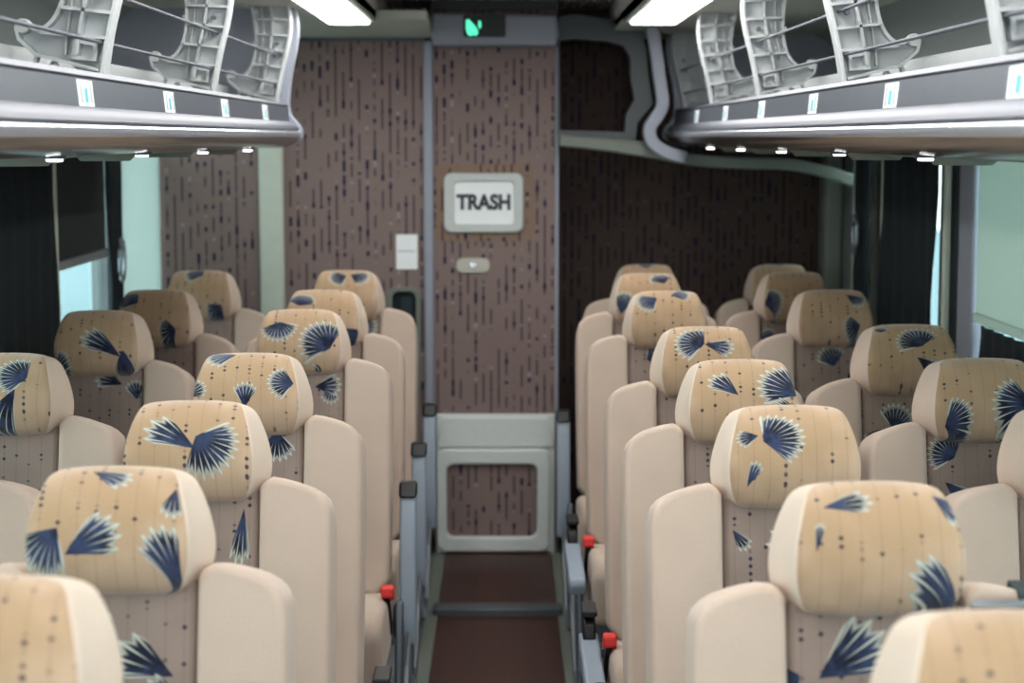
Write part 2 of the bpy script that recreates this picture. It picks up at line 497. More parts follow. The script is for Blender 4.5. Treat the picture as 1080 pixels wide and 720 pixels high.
# ceiling lights
for sx, lab in ((-1, 'white lit ceiling light strip above the left hand seats'), (1, 'white lit ceiling light strip above the right hand seats')):
    x0, x1 = (-0.615, -0.47) if sx < 0 else (0.455, 0.615)
    root = empty('ceiling_light', ((x0 + x1) / 2, 3.2, ZC)); tag(root, lab, 'light', 'ceiling light strips')
    h = (x1 - x0) / 2
    for j in range(3):
        y0 = -1.4 + j * 2.75 - 3.2; y1 = y0 + 2.66
        if j == 2: y1 = 6.66 - 3.2
        g = MB(); g.prism(rrect(-h, h, -0.022, 0.0, 0.008), y0, y1); g.build('diffuser', M['lamp'], root)
    g = MB(); g.box(-h - .02, -h - .001, -4.65, 3.5, -.014, .0); g.box(h + .001, h + .02, -4.65, 3.5, -.014, .0)
    g.box(-h - .02, h + .02, 3.475, 3.5, -.014, .0)
    g.build('housing', M['pale_post'], root, bevel=.003)

# rear left walls (patterned carpet) and posts
b = MB(); b.box(XL, -0.945, FRONT, FRONT + .08, 0, 2.05); struct(b, 'wall_rear_left', M['carpet'])
b = MB(); b.box(-0.945, -0.85, FRONT - .03, FRONT + .06, 0, 2.04); struct(b, 'trim_4', M['pale_post'], bevel=.012)
b = MB(); b.box(-0.85, -0.30, FRONT, FRONT + .08, 0, 2.03); struct(b, 'wall_rear_lavatory', M['carpet'])
b = MB(); b.box(-0.85, -0.30, FRONT - .015, FRONT + .02, 2.018, 2.034); struct(b, 'trim_5', M['dark_frame'])
b = MB(); b.box(-0.305, -0.268, FRONT - .02, FRONT + .08, 0.5, 2.02); struct(b, 'trim_6', M['grey_trim'], bevel=.008)
# centre column
b = MB(); b.box(-0.268, 0.213, FRONT, WR, 0.0, 2.3); struct(b, 'wall_rear_centre', M['carpet'])
b = MB(); b.box(0.205, 0.219, FRONT - .008, WR, 0.56, 2.0); struct(b, 'trim_7', M['grey_trim'], bevel=.004)
# recess rear wall
b = MB(); b.box(0.213, XR, WR, WR + .06, 0, 2.3); struct(b, 'wall_rear_right', M['carpet_shaded'])
b = MB(); b.box(1.30, XR, WR - .14, WR, 0.9, 1.66); struct(b, 'trim_8', M['green_grey'], bevel=.02)
b = MB(); b.box(XL - .06, 0.3, YB - .1, YB, 0, 2.3); struct(b, 'wall_rear_outer', M['ceil'])

# door pull recess in the lavatory wall
root = empty('door_pull', (-0.385, FRONT, 0.95)); tag(root, 'grey rounded door pull recess beside the centre column', 'door handle')
o_, i_ = rrect(-.065, .065, -.30, .12, .035), rrect(-.047, .047, -.282, .102, .028)
MB().ring(o_, i_, -.022, 0).build('frame', M['green_grey'], root, bevel=.004)
MB().prism(rrect(-.047, .047, -.282, .102, .028), -.006, -.001).build('recess_plate', M['curtain'], root)
MB().prism(rrect(-.012, .03, -.2, .08, .01), -.018, -.006).build('grip', M['teal'], root, bevel=.003)

# small white notice
root = empty('notice_plate', (-0.373, FRONT, CZ - .443)); tag(root, 'small white notice with one thin line of print beside the centre column', 'sign')
MB().prism(rrect(-.042, .042, -.068, .068, .006), -.008, 0).build('plate', M['white'], root)
b = MB()
for i in range(9):
    b.box(-.036 + i * .008, -.036 + i * .008 + .005, -.0095, -.008, .000, .006)
b.build('print', M['label_grey'], root, smooth=False)

# TRASH flap
root = empty('trash_flap', (-0.069, FRONT, CZ - .252)); tag(root, 'grey framed waste bin flap with white plate reading TRASH', 'trash flap')
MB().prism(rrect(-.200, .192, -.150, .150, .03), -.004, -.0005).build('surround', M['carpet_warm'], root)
MB().ring(rrect(-.158, .150, -.115, .115, .03), rrect(-.118, .112, -.082, .082, .016), -.022, 0).build('frame', M['flap_frame'], root, bevel=.006)
MB().prism(rrect(-.118, .112, -.082, .082, .016), -.012, -.001).build('flap', M['white'], root)
text_mesh('lettering', 'TRASH', .079, M['text'], root, (-.003, -.0135, -.000), sx=.87, bold=.0034, depth=.001)
root = empty('latch_plate', (-0.115, FRONT, CZ - .497)); tag(root, 'small oval metal latch plate below the waste flap', 'latch')
MB().prism(rrect(-.066, .066, -.03, .03, .026), -.008, 0).build('plate', M['latch'], root, bevel=.003)
MB().cyl((0, -.013, .002), .014, .012, 'y').build('lock_barrel', M['chrome'], root, bevel=.003)
MB().box(-.0035, .0035, -.0225, -.019, -.008, .012).build('key_slot', M['flap_frame'], root, smooth=False)

# upper header with the indicator
root = empty('header_box', (-0.03, FRONT - .06, CZ + .412)); tag(root, 'grey header box with a small dark indicator display above the centre column', 'header box')
MB().prism([(-.235, -.065), (.235, -.065), (.245, -.02), (.235, .05), (-.235, .058), (-.245, -.02)], -.06, .06).build('housing', M['grey_trim'], root, bevel=.012)
MB().prism(rrect(-.118, .043, -.034, .05, .01), -.066, -.058).build('display', M['black'], root)
b = MB()   # green pictogram: blob like a walking figure
b.prism([(-.108, .028), (-.098, .034), (-.087, .022), (-.074, .008), (-.064, -.006), (-.062, -.02), (-.068, -.028), (-.082, -.026), (-.090, -.030), (-.100, -.026), (-.108, -.008)], -.0685, -.0665)
b.prism([(-.060, .028), (-.052, .026), (-.050, .004), (-.056, -.004), (-.061, .006)], -.0685, -.0665)
b.build('pictogram', M['green_led'], root, smooth=False)
b = MB(); b.box(-.27, .215, FRONT - .05, FRONT + .02, CZ + .487, CZ + .53); struct(b, 'trim_9', M['black'])

# lower centre panel
root = empty('service_panel', (-0.03, FRONT, 0.27)); tag(root, 'pale grey moulded service panel with patterned inset below the centre column', 'panel')
MB().prism([(-.23, -.26), (.235, -.26), (.235, .30), (-.23, .30)], -.02, -.001).build('backing', M['low_panel'], root, bevel=.006)
MB().ring(rrect(-.228, .215, -.245, .165, .035), rrect(-.19, .165, -.185, .105, .03), -.055, -.02).build('frame', M['low_panel'], root, bevel=.009)
MB().prism(rrect(-.19, .165, -.185, .105, .03), -.03, -.02).build('inset', M['carpet'], root)
MB().prism([(-.23, .17), (.235, .17), (.21, .29), (-.21, .29)], -.035, -.02).build('ledge', M['low_panel'], root, bevel=.008)

# recess frames on the right
def at(x, y, Y):   # offsets from the vanishing point at a real distance
    return ((x - 530) * Y / F, CZ - (y - 145) * Y / F)
Yf = 7.22
outer = [at(*p, Yf) for p in ((588, 20), (606, 17), (640, 22), (676, 36), (681, 55), (683, 80), (688, 110), (672, 130), (670, 148), (588, 144))]
inner = [at(*p, Yf) for p in ((590, 45), (606, 43), (640, 46), (656, 50), (663, 62), (664, 85), (668, 105), (659, 122), (658, 139), (590, 137))]
b = MB(); b.ring(outer, inner, Yf, Yf + .06); struct(b, 'trim_10', M['dark_frame'], bevel=.012)
path = [at(*p, 7.16) for p in ((590, 148), (640, 153), (690, 161), (730, 169), (780, 172), (830, 172), (868, 180), (905, 192))]
path = smooth2(path, 2)
b = MB(); b.strip(path, .045, 7.14, 7.2); struct(b, 'trim_11', M['green_grey'], bevel=.008)
b = MB(); b.prism([at(*p, 7.24) for p in ((588, 141), (688, 150), (690, 162), (588, 150))], 7.2, 7.3); struct(b, 'trim_12', M['green_grey'], bevel=.006)
path = smooth2([at(*p, 7.08) for p in ((680, 14), (686, 30), (691, 60), (695, 90), (699, 112), (690, 126), (683, 135), (686, 150), (700, 160), (722, 166))], 2)
b = MB(); b.strip(path, .046, 7.055, 7.115); struct(b, 'trim_13', M['grey_trim'], bevel=.014)

# ------------------------------------------------------------------ overhead racks
def bracket(parent, Y, s, X0):
    """cream C shaped lattice bracket; s=-1 left, +1 right; profile in distance outward from the aisle edge"""
    P = lambda d, z: (X0 + s * d, CZ + z)
    outer = smooth2([(.030, .112), (.015, .20), (-.010, .29), (-.020, .36), (-.012, .42), (.015, .47), (.06, .50)], 2)
    inner = smooth2([(.135, .50), (.11, .44), (.094, .37), (.090, .30), (.098, .245), (.118, .208), (.145, .192), (.165, .205)], 2)
    foot = [(.185, .20), (.180, .178), (.162, .162), (.150, .152), (.10, .140), (.075, .118)]
    poly = outer + inner + foot
    b = MB(); b.prism([P(*p) for p in poly], Y, Y + .008)
    w = b.build('bracket', M['bracket'], parent, smooth=False)
    g = MB()   # edge flanges
    g.strip([P(*p) for p in outer], .010, Y - .032, Y + .012)
    g.build('flange', M['bracket'], w, bevel=.002, seg=1)
    g = MB()
    g.strip([P(*p) for p in inner], .007, Y - .028, Y + .012)
    g.strip([P(*p) for p in [(.185, .20), (.180, .178), (.162, .162), (.150, .150), (.10, .138), (.035, .122)]], .006, Y - .028, Y + .012)
    mid = smooth2([(.075, .15), (.065, .21), (.045, .29), (.036, .36), (.046, .42), (.075, .47)], 1)
    g.strip([P(*p) for p in mid], .006, Y - .034, Y)
    mid = smooth2([(.098, .15), (.092, .20), (.074, .29), (.068, .36), (.080, .43)], 1)
    g.strip([P(*p) for p in mid], .003, Y - .02, Y)
    for (a, c) in (((.02, .18), (.14, .19)), ((.008, .225), (.100, .235)), ((-.004, .275), (.092, .285)), ((-.012, .325), (.090, .33)), ((-.015, .375), (.094, .38)), ((-.008, .425), (.105, .425)), ((.01, .46), (.115, .455))):
        g.strip([P(*a), P(*c)], .006, Y - .034, Y)
    # truss legs down to the rack floor
    g.strip([P(.12, .137), P(.095, .10)], .006, Y - .022, Y); g.strip([P(.12, .137), P(.15, .10)], .006, Y - .022, Y)
    g.strip([P(.148, .15), P(.17, .10)], .006, Y - .022, Y)
    g.build('rib', M['bracket'], w, smooth=False)
    g = MB(); g.ring([P(*p) for p in ((.040, .138), (.085, .142), (.080, .178), (.036, .172))], [P(*p) for p in ((.047, .145), (.077, .149), (.073, .171), (.044, .166))], Y - .028, Y)
    g.prism([P(*p) for p in ((.047, .145), (.077, .149), (.073, .171), (.044, .166))], Y - .004, Y - .001)
    g.build('window_boss', [M['bracket'], M['rack_dark']], w, smooth=False)
    for (d, z, r) in ((.174, .202, .014), (.097, .40, .011), (.098, .30, .006)):
        x, zz = P(d, z)
        MB().cyl((x, Y - .012, zz), r, .03, 'y', 14).build('knob', M['bracket'], w, bevel=.003)
    for (d, z) in ((.028, .175), (.014, .26), (.006, .30)):
        x, zz = P(d + .02, z)
        MB().cyl((x, Y - .014, zz), .006, .02, 'y', 8).build('rod_clip', M['rack_dark'], w)

def rack(s, X0, y0, y1, arms, tags, spots, label):
    root = empty('luggage_rack', (0, 0, 0)); tag(root, label, 'luggage rack', 'overhead luggage racks')
    P = lambda d, z: (X0 + s * d, CZ + z)
    xo = abs((XL if s < 0 else XR) - X0) - .002
    # lip rail
    prof = [(.045, .100), (.035, .116), (.010, .113), (.004, .104), (.012, .098)]
    MB().prism([P(*p) for p in prof], y0, y1).build('lip', M['rack'], root)
    MB().prism([P(*p) for p in [(.004, .099), (-.001, .052), (.03, .05), (.04, .099)]], y0, y1).build('rail', M['rack_dark'], root)
    prof = smooth2([(.0, .052), (-.012, .048), (-.025, .038), (-.032, .027)], 2) + [(-.028, .025), (.03, .025), (.03, .05)]
    MB().prism([P(*p) for p in prof], y0, y1).build('nosing', M['rack'], root)
    MB().prism([P(*p) for p in ((-.029, .026), (-.029, .018), (.02, .018), (.02, .026))], y0, y1).build('groove', M['rack_dark'], root)
    prof = [(-.033, .020), (-.037, .016), (-.037, .006), (-.033, .001), (-.01, .001), (-.01, .020)]
    MB().prism([P(*p) for p in prof], y0, y1).build('bright_strip', M['chrome'], root)
    prof = smooth2([(-.033, .001), (-.022, -.014), (.0, -.024), (.05, -.032), (.10, -.034)], 2) + [(.10, -.020), (.0, -.0)]
    MB().prism([P(*p) for p in prof], y0, y1).build('underside', M['rack_under'], root)
    # service panel beneath with scalloped cut outs, rack floor, rack back lining
    b = MB(); b.prism([P(*p) for p in ((.09, -.034), (.20, -.042), (xo, -.03), (xo, .06), (.20, .0), (.09, -.02))], y0, y1)
    b.build('service_channel', M['green_grey'], root, bevel=.004)
    MB().prism([P(*p) for p in ((.02, .095), (.10, .085), (xo, .10), (xo, .02), (.02, .045))], y0, y1).build('rack_floor', M['sill'], root)
    back = smooth2([(xo - .14, .098), (xo - .06, .16), (xo - .03, .26), (xo - .06, .36), (xo - .16, .419)], 2)
    MB().prism([P(*p) for p in back + [(xo, .419), (xo, .098)]], y0, y1).build('back_lining', M['rack_inner'], root)
    MB().prism([P(*p) for p in ((.20, .10), (.20, .165), (.208, .17), (.214, .165), (.214, .10))], y0, y1).build('inner_divider', M['bracket'], root)
    # end cap
    cap = smooth2([(-.040, .018), (-.034, .04), (-.004, .07), (.004, .10), (-.004, .20), (-.028, .30), (-.034, .37), (-.018, .44), (.03, .49)], 2) + [(xo, .49), (xo, -.03)] + smooth2([(.05, -.034), (.0, -.026), (-.03, -.010), (-.040, .0)], 1)
    MB().prism([P(*p) for p in cap], y1, y1 + .05).build('end_cap', M['grey_trim'], root, bevel=.01)
    for (d, z) in ((.030, .172), (.018, .262)):
        x, zz = P(d, z)
        MB().tube([(x, y0, zz), (x, y1 + .02, zz)], .0036, 8).build('rod', M['rod'], root)
    for Y in arms: bracket(root, Y, s, X0)
    for Y in tags:
        xa, za = P(.0035, .096); xb, zb = P(-.001, .052)
        n = Vector((-s * .045, 0, -.004)).normalized() * .002
        b = MB(); vs = []
        def quad(b, ya, yb, t0, t1, off):
            q = []
            for (t, y) in ((t0, ya), (t0, yb), (t1, yb), (t1, ya)):
                q.append(Vector((xa + (xb - xa) * t, y, za + (zb - za) * t)) + n * off)
            lo = [b.b.verts.new(p - n * .9) for p in q]; hi = [b.b.verts.new(p) for p in q]
            b.b.faces.new(hi); b.b.faces.new(lo[::-1])
            for i in range(4): b.b.faces.new((lo[i], hi[i], hi[(i + 1) % 4], lo[(i + 1) % 4]))
        quad(b, Y - .055, Y + .055, 0.0, 1.0, 1.2)
        t = b.build('seat_number_sign', M['white'], root, smooth=False)
        b = MB(); quad(b, Y - .010, Y + .010, .3, .85, 1.7); b.build('print', M['label_cyan'], t, smooth=False)
        for q_ in (-.036, .036):
            b = MB(); quad(b, Y + q_ - .005, Y + q_ + .005, .15, .87, 1.7)
            b.build('bar_print', M['label_grey'], t, smooth=False)
    for Y in spots:
        x, z = P(.05, -.032)
        g = MB(); g.tube([(x, Y, z + .012), (x, Y, z + .001), (x, Y, z - .004)], [.020, .022, .018], 18)
        t = g.build('reading_light', M['rack'], root)
        MB().box(x - .012, x + .012, Y - .012, Y + .012, z - .008, z - .003).build('lens', M['spot'], t, bevel=.003)
        # round air nozzle outward of the lamp
        x2, _ = P(.19, 0)
        MB().tube([(x2, Y + .3, z + .0), (x2, Y + .3, z - .020)], [.075, .055], 20).build('air_nozzle', M['green_grey'], root)
    return root
rack(-1, -0.700, 0.4, 6.16, (2.15, 3.45, 4.75, 6.07), (2.36, 3.15, 3.94, 4.73, 5.53), (2.35, 3.13, 3.89, 4.68, 5.50),
     'grey overhead luggage rack with cream open brackets along the left side')
rack(1, 0.685, 0.4, 7.48, (1.45, 2.70, 3.94, 5.23, 6.40, 7.38), (2.48, 3.30, 4.13, 4.95, 5.75, 6.6), (2.42, 3.24, 4.07, 4.92, 5.76, 6.60),
     'grey overhead luggage rack with cream open brackets along the right side')

# ------------------------------------------------------------------ window dressing
def curtain(X, y0, y1, z0, z1, lean, name='curtain', waves=9, amp=.02, m='curtain'):
    s = 1 if X > 0 else -1
    b = MB(); n = waves * 8; rows = 6
    V = []
    for j in range(rows + 1):
        z = z0 + (z1 - z0) * j / rows
        V.append([b.b.verts.new((X + s * lean * (1 - j / rows) - s * amp * (.5 + .5 * math.sin(i / n * waves * 6.283 + .6 * math.sin(j * .9))), y0 + (y1 - y0) * i / n, z)) for i in range(n + 1)])
    for j in range(rows):
        for i in range(n):
            b.b.faces.new((V[j][i], V[j][i + 1], V[j + 1][i + 1], V[j + 1][i]))
    o = b.build(name, M[m])
    md = o.modifiers.new('thickness', 'SOLIDIFY'); md.thickness = .003
    return o
tag(curtain(XL + .04, 4.25, 5.47, .93, 1.598, .0), 'dark curtain hanging over the nearest left window', 'curtain')
tag(curtain(XR - .06, 5.60, 6.40, .93, 1.598, .0, waves=5, amp=.03), 'dark curtain gathered between the two thin pale posts on the right', 'curtain')
tag(curtain(XL + .03, 6.24, 6.44, .93, 1.598, .0, waves=4, amp=.025), 'narrow black curtain bunched beside the pale left window shade', 'curtain')
tag(curtain(XR - .06, 6.62, 6.86, .93, 1.598, .0, waves=3, amp=.03), 'narrow black curtain bunched at the rear right window', 'curtain')
tag(curtain(XR - .012, 3.0, 5.26, .93, 1.118, .0, waves=22, amp=.012), 'dark curtain edge showing below the pale right window shade', 'curtain')
# curtain tie rings
for (X, Y, z, lab) in ((XL + .10, 6.18, 1.245, 'silver tie-back loop on the narrow left curtain'), (XR - .105, 6.72, 1.30, 'pale tie-back loop on the rear right curtain')):
    b = MB(); b.tube([(X, Y + .045 * math.cos(a / 12 * 6.283) * .8, z + .07 * math.sin(a / 12 * 6.283)) for a in range(12)], .007, 8, closed=True)
    tag(b.build('curtain_tieback', M['silver']), lab, 'curtain tie')
# thin window posts
for i, (X, Y, t) in enumerate(((XL + .024, 5.53, .04), (XR - .045, 6.50, .05), (XR - .05, 5.56, .035))):
    s = 1 if X > 0 else -1
    b = MB(); hw = .020 if X < 0 else .011
    b = MB(); b.prism([(X - hw, .95), (X + hw, .95), (X + hw * .8, 1.70), (X - hw * .8, 1.70)], Y - t / 2, Y + t / 2)
    struct(b, 'trim_%d' % (20 + i), M['pale_post'], bevel=.006)
b = MB(); b.box(XR - .045, XR, 5.28, 5.44, .95, 1.7); struct(b, 'trim_23', M['grey_trim'], bevel=.01)
b = MB(); b.box(XR - .06, XR, 6.93, 7.02, .9, 1.66); struct(b, 'trim_24', M['pale_post'], bevel=.01)
# dark blind left with silver rail
root = empty('roller_blind', (XL + .03, 6.0, 1.27)); tag(root, 'dark roller blind half lowered with a silver bottom rail on the left', 'blind')
MB().box(-.004, .004, -.44, .235, .0, .332).build('cloth', M['blind_dark'], root)
MB().prism(rrect(-.014, .014, -.018, .012, .008), -.45, .235).build('bottom_rail', M['silver'], root)
# pale shade right, pale rear left shade
root = empty('window_shade', (XR - .03, 4.3, 1.14)); tag(root, 'pale green window shade drawn down beside the right hand window seats', 'window shade')
MB().box(-.003, .003, -.95, .96, .012, .465).build('cloth', M['shade'], root)
MB().prism(rrect(-.010, .010, -.012, .016, .006), -.95, .96).build('bottom_rail', M['shade'], root)
b = MB(); b.box(XL + .028, XL + .034, 6.46, 7.24, .95, 1.60)
tag(b.build('window_shade', M['frost']), 'bright pale window shade at the rear left corner', 'window shade')
# things seen outside through the left window
b = MB(); b.box(-40, 40, -30, 60, -1.35, -1.3); struct(b, 'ground', mat('pale_pavement', srgb(112, 136, 140), .9))
root = empty('street_tree', (-9, 30, -1.3)); tag(root, 'green tree outside beyond the left window', 'tree')
MB().tube([(0, 0, 0), (0.1, 0, 1.2), (0, .1, 2.2)], [.2, .15, .1], 8).build('trunk', mat('bark', srgb(70, 58, 46), .9), root)
b = MB(); random.seed(5)
for i in range(40):
    a = random.random() * 6.28; rr = random.random() * 1.3; zz = 2.0 + random.random() * 1.8
    bmesh.ops.create_icosphere(b.b, subdivisions=1, radius=.35 + random.random() * .3, matrix=Matrix.Translation((rr * math.cos(a), rr * math.sin(a), zz)))
b.build('crown', mat('leaf_green', srgb(120, 150, 70), .9, noise=.3), root)

# ------------------------------------------------------------------ seats
PIV = 0.45
def proto_meshes():
    """shared meshes; local frame of the reclining parts has its origin at the pivot"""
    K = {}
    # headrest
    b = MB()
    rings = [(.578, .074, .085, -.030, .040), (.588, .096, .110, -.066, .062), (.612, .108, .128, -.090, .080), (.650, .112, .135, -.102, .090), (.692, .105, .126, -.098, .088),
             (.736, .092, .108, -.078, .070), (.761, .080, .090, -.040, .030)]
    V = []
    for (z, wf, wb, yf, yb) in rings:
        ym = (yf + yb) / 2
        pts = [(-wf, yf), (-wf * .5, yf - .007), (0, yf - .009), (wf * .5, yf - .007), (wf, yf), ((wf * .6 + wb * .4), yf + (yb - yf) * .35), (wb, ym + .02), (wb * .92, yb), (0, yb + .006), (-wb * .92, yb), (-wb, ym + .02), (-(wf * .6 + wb * .4), yf + (yb - yf) * .35)]
        V.append([b.b.verts.new((p[0], p[1], z)) for p in pts])
    cl = b.b.edges.layers.float.new('crease_edge')
    n = 12
    for r in range(len(V) - 1):
        for j in range(n):
            f = b.b.faces.new((V[r][j], V[r][(j + 1) % n], V[r + 1][(j + 1) % n], V[r + 1][j]))
            f.material_index = 0 if j < 4 else 1
    for r, mi in ((0, 0), (len(V) - 1, 0)):
        R_ = V[r]
        q = [(0, 1, 10, 11) if False else None]
        # strip cap: pair front and back points
        a = [R_[11], R_[0], R_[1], R_[2], R_[3], R_[4], R_[5]]
        f = b.b.faces.new(R_); f.material_index = mi
    b.b.edges.ensure_lookup_table()
    for r in range(len(V) - 1):
        for j in (0, 4):
            e = b.b.edges.get((V[r][j], V[r + 1][j]))
            if e: e[cl] = .55
    for j in range(4):
        e = b.b.edges.get((V[1][j], V[1][j + 1]))
        if e: e[cl] = .4
    K['headrest'] = b
    return K

def outline_bolster(s):
    pts = smooth2([(.118, .012), (.236, .0), (.239, .15), (.240, .35), (.240, .53), (.235, .582), (.212, .606), (.17, .620), (.132, .626), (.118, .606)], 1)
    return [(s * p[0], p[1]) for p in pts]

def make_seat():
    root = empty('coach_seat')
    K = proto_meshes()
    fab = M['velour']
    rc = R(-13)
    def rec(o): o.location = (0, 0, PIV); o.rotation_euler = (rc, 0, 0); return o
    h = rec(K['headrest'].build('headrest', [fab, M['head_side']], root, sub=2))
    # centre back panel
    b = MB(); b.prism([(-.116, -.05), (.116, -.05), (.116, .60), (.09, .612), (-.09, .612), (-.116, .60)], -.044, .075)
    rec(b.build('backrest', fab, root, bevel=.012))
    for s in (-1, 1):
        b = MB(); b.prism(outline_bolster(s), -.062, .085)
        o = rec(b.build('side_bolster', M['velour_side'], root, bevel=.03, seg=5, angle=80))
        pth = smooth2([(.210, .02), (.212, .3), (.212, .54), (.206, .568), (.188, .580), (.16, .588), (.126, .598)], 1)
        b = MB(); b.tube([(s * p[0], -.0590, p[1]) for p in pth], .0028, 5); b.build('piping', M['piping'], o)
    b = MB(); b.prism(rrect(-.225, .225, -.02, .60, .06), .078, .115); rec(b.build('back_shell', M['shell'], root, bevel=.012))
    b = MB(); b.tube([(-.05, .02, .54), (-.05, .02, .66)], .007); b.tube([(.05, .02, .54), (.05, .02, .66)], .007); rec(b.build('headrest_post', M['frame'], root))
    # cushion
    b = MB(); b.prism([(-.42, .335), (-.05, .315), (.02, .33), (.02, .43), (-.10, .435), (-.34, .462), (-.41, .455), (-.435, .42)], -.150, .150, 'x')
    b.build('cushion', fab, root, bevel=.018)
    for s in (-1, 1):
        b = MB(); a0, a1 = sorted((s * .150, s * .243))
        b.prism([(-.41, .315), (-.05, .31), (.02, .33), (.02, .46), (-.08, .475), (-.31, .51), (-.38, .505), (-.42, .46)], a0, a1, 'x')
        b.build('cushion_wing', M['velour_side'], root, bevel=.026, seg=4, angle=80)
    b = MB(); b.box(-.22, .22, -.38, .06, .26, .315); b.build('seat_frame', M['frame'], root, bevel=.01)
    for y in (-.30, -.02):
        b = MB(); b.prism([(-.18, .0), (.18, .0), (.18, .03), (.05, .05), (.05, .262), (-.05, .262), (-.05, .05), (-.18, .03)], y - .025, y + .025)
        b.build('leg', M['frame'], root, bevel=.006)
    return root
def add_armrest(root, s, up):
    x = s * .283
    if up:
        b = MB(); b.prism([(y_, z_) for (y_, z_) in smooth2([(.03, .31), (.02, .35), (.03, .51), (.06, .70), (.10, .725), (.12, .70), (.10, .51), (.09, .36), (.07, .31)], 1)], x - .022, x + .022, 'x')
        a = b.build('armrest', M['arm'], root, bevel=.008)
        b = MB(); b.prism([(.055, .700), (.085, .738), (.115, .738), (.13, .695)], x - .024, x + .024, 'x'); b.build('end_cap', M['black'], a, bevel=.008)
        b = MB(); b.cyl((x - s * .028, .05, .37), .045, .018, 'x'); b.build('pivot_cover', M['black'], a, bevel=.004)
    else:
        b = MB(); b.prism(smooth2([(-.38, .40), (-.40, .43), (-.38, .455), (-.2, .462), (.02, .475), (.05, .45), (.03, .42), (-.2, .415)], 1), x - .023, x + .023, 'x')
        a = b.build('armrest', M['arm'], root, bevel=.01)
        b = MB(); b.cyl((x, .0, .475), .05, .03, 'x'); b.build('pivot_cover', M['black'], a, bevel=.006)
        b = MB(); b.box(x - .018, x + .018, -.05, .05, .525, .54); b.build('bracket_arm', M['black'], a, bevel=.004)
    b = MB(); b.prism([(-.12, .03), (.10, .03), (.11, .30), (.08, .42), (-.02, .44), (-.06, .30)], x - .030 if s > 0 else x + .010, x - .010 if s > 0 else x + .030, 'x')
    b.build('side_plate', M['frame'], root, bevel=.006)
    b = MB(); b.tube([(x, .05, .40), (x - s * .004, .0, .26), (x - s * .008, -.10, .10), (x - s * .01, -.12, .04)], .011, 8); b.build('stay_bar', M['silver'], root)
def add_buckle(root, s):
    x = s * .243
    b = MB(); b.prism([(-.06, .36), (-.035, .36), (-.165, .495), (-.195, .495)], x - .010, x + .006, 'x')
    k_ = b.build('seat_belt_buckle', M['black'], root, bevel=.004)
    b = MB(); b.prism([(-.165, .480), (-.150, .495), (-.170, .523), (-.198, .520), (-.200, .495)], x - .016, x + .016, 'x')
    b.build('release_button', M['red'], k_, bevel=.006)

seat0 = make_seat()
src_children = list(seat0.children)
used = [False]
def copy_obj(o, parent):
    c = o.copy(); C.objects.link(c); c.parent = parent
    for ch in o.children: copy_obj(ch, c)
    return c
def new_seat():
    if not used[0]:
        used[0] = True; return None
    r = seat0.copy(); C.objects.link(r)
    for ch in src_children: copy_obj(ch, r)
    return r

HB = srgb(196, 167, 141); HM = srgb(170, 141, 110)     # headrest cloth
PB = srgb(152, 133, 123); PM = srgb(138, 120, 110)     # back panel cloth
def px_fans(box, fans, hw=.25):
    """fan positions read off the headrest's own outline (x0,x1,ytop,ybottom) into metres on the cloth"""
    x0, x1, yt, yb = box
    k = hw / (x1 - x0); cx = (x0 + x1) / 2; out = []
    for (x, y, ang, spr, rad) in fans:
        v = .76 - (y - yt) * k * 1.02 - .062
        out.append(((x - cx) * k, v, ang, spr, rad * k))
    return out
SEATS = []
# side, column, distance of the headrest, box, fans, label
def S(*a): SEATS.append(a)
LA, LW, RA, RW = -.535, -1.035, .488, .988
S(LA, 1.90, 1, None, [(-.07, .57, 90, 60, .06)], 'beige coach seat nearest on the left, only its headrest and shoulder in the bottom corner')
S(LA, 2.55, 1, (20, 215, 492, 627), [(75, 595, 28, 30, 60), (66, 568, 235, 50, 46), (96, 488, -28, 26, 46), (188, 515, -95, 22, 40), (196, 618, 122, 30, 56)], 'beige left aisle seat, second from the camera, with five navy sprays on the headrest')
S(LA, 3.20, 1, (125, 278, 420, 527), [(210, 482, 148, 24, 58), (210, 468, -35, 72, 44)], 'beige left aisle seat whose headrest has a wing shaped and a round navy fan')
S(LA, 3.92, 1, (200, 325, 373, 460), [(312, 412, 180, 62, 26), (250, 368, 200, 40, 32), (200, 425, 30, 40, 22), (262, 440, 90, 35, 26)], 'beige left aisle seat, fourth from camera, half round fan at headrest edge')
S(LA, 4.93, 1, (262, 370, 325, 400), [(293, 345, -85, 75, 26), (352, 378, 135, 75, 36), (350, 395, 200, 40, 20)], 'beige left aisle seat with two large open fans on its headrest and raised armrest')
S(LA, 5.57, 1, (300, 385, 300, 362), [(320, 322, 80, 80, 18), (378, 345, 240, 60, 22)], 'beige left aisle seat, second from the rear wall, with raised armrest')
S(LA, 6.39, 1, (330, 405, 284, 340), [(368, 292, 200, 60, 18), (372, 290, -20, 50, 20)], 'beige left aisle seat in the last row before the rear wall')
S(LW, 3.20, 1, None, [(0, .66, 100, 60, .05)], 'beige left window seat at the left edge of the photo, mostly out of frame')
S(-1.05, 3.92, 1, (-35, 75, 370, 462), [(46, 400, 160, 75, 28), (36, 412, -115, 24, 40)], 'beige left window seat whose headrest carries a navy fan above a long feather')
S(-1.06, 4.90, 1, (60, 165, 320, 402), [(140, 378, 150, 22, 46), (142, 372, -80, 42, 28), (66, 385, 10, 60, 18)], 'shaded beige left window seat in front of the dark blind')
S(LW, 5.57, 1, (123, 210, 303, 365), [(150, 322, 150, 60, 22), (190, 350, 200, 60, 18)], 'shaded beige left window seat in front of the bright pale shade')
S(LW, 6.39, 1, (172, 250, 283, 340), [(215, 290, 160, 70, 20), (235, 325, 240, 60, 18)], 'shaded beige left window seat at the rear patterned wall')
S(RA, 1.75, -1, None, [(.09, .66, 60, 50, .05)], 'beige coach seat nearest on the right, only its headrest top in the bottom corner')
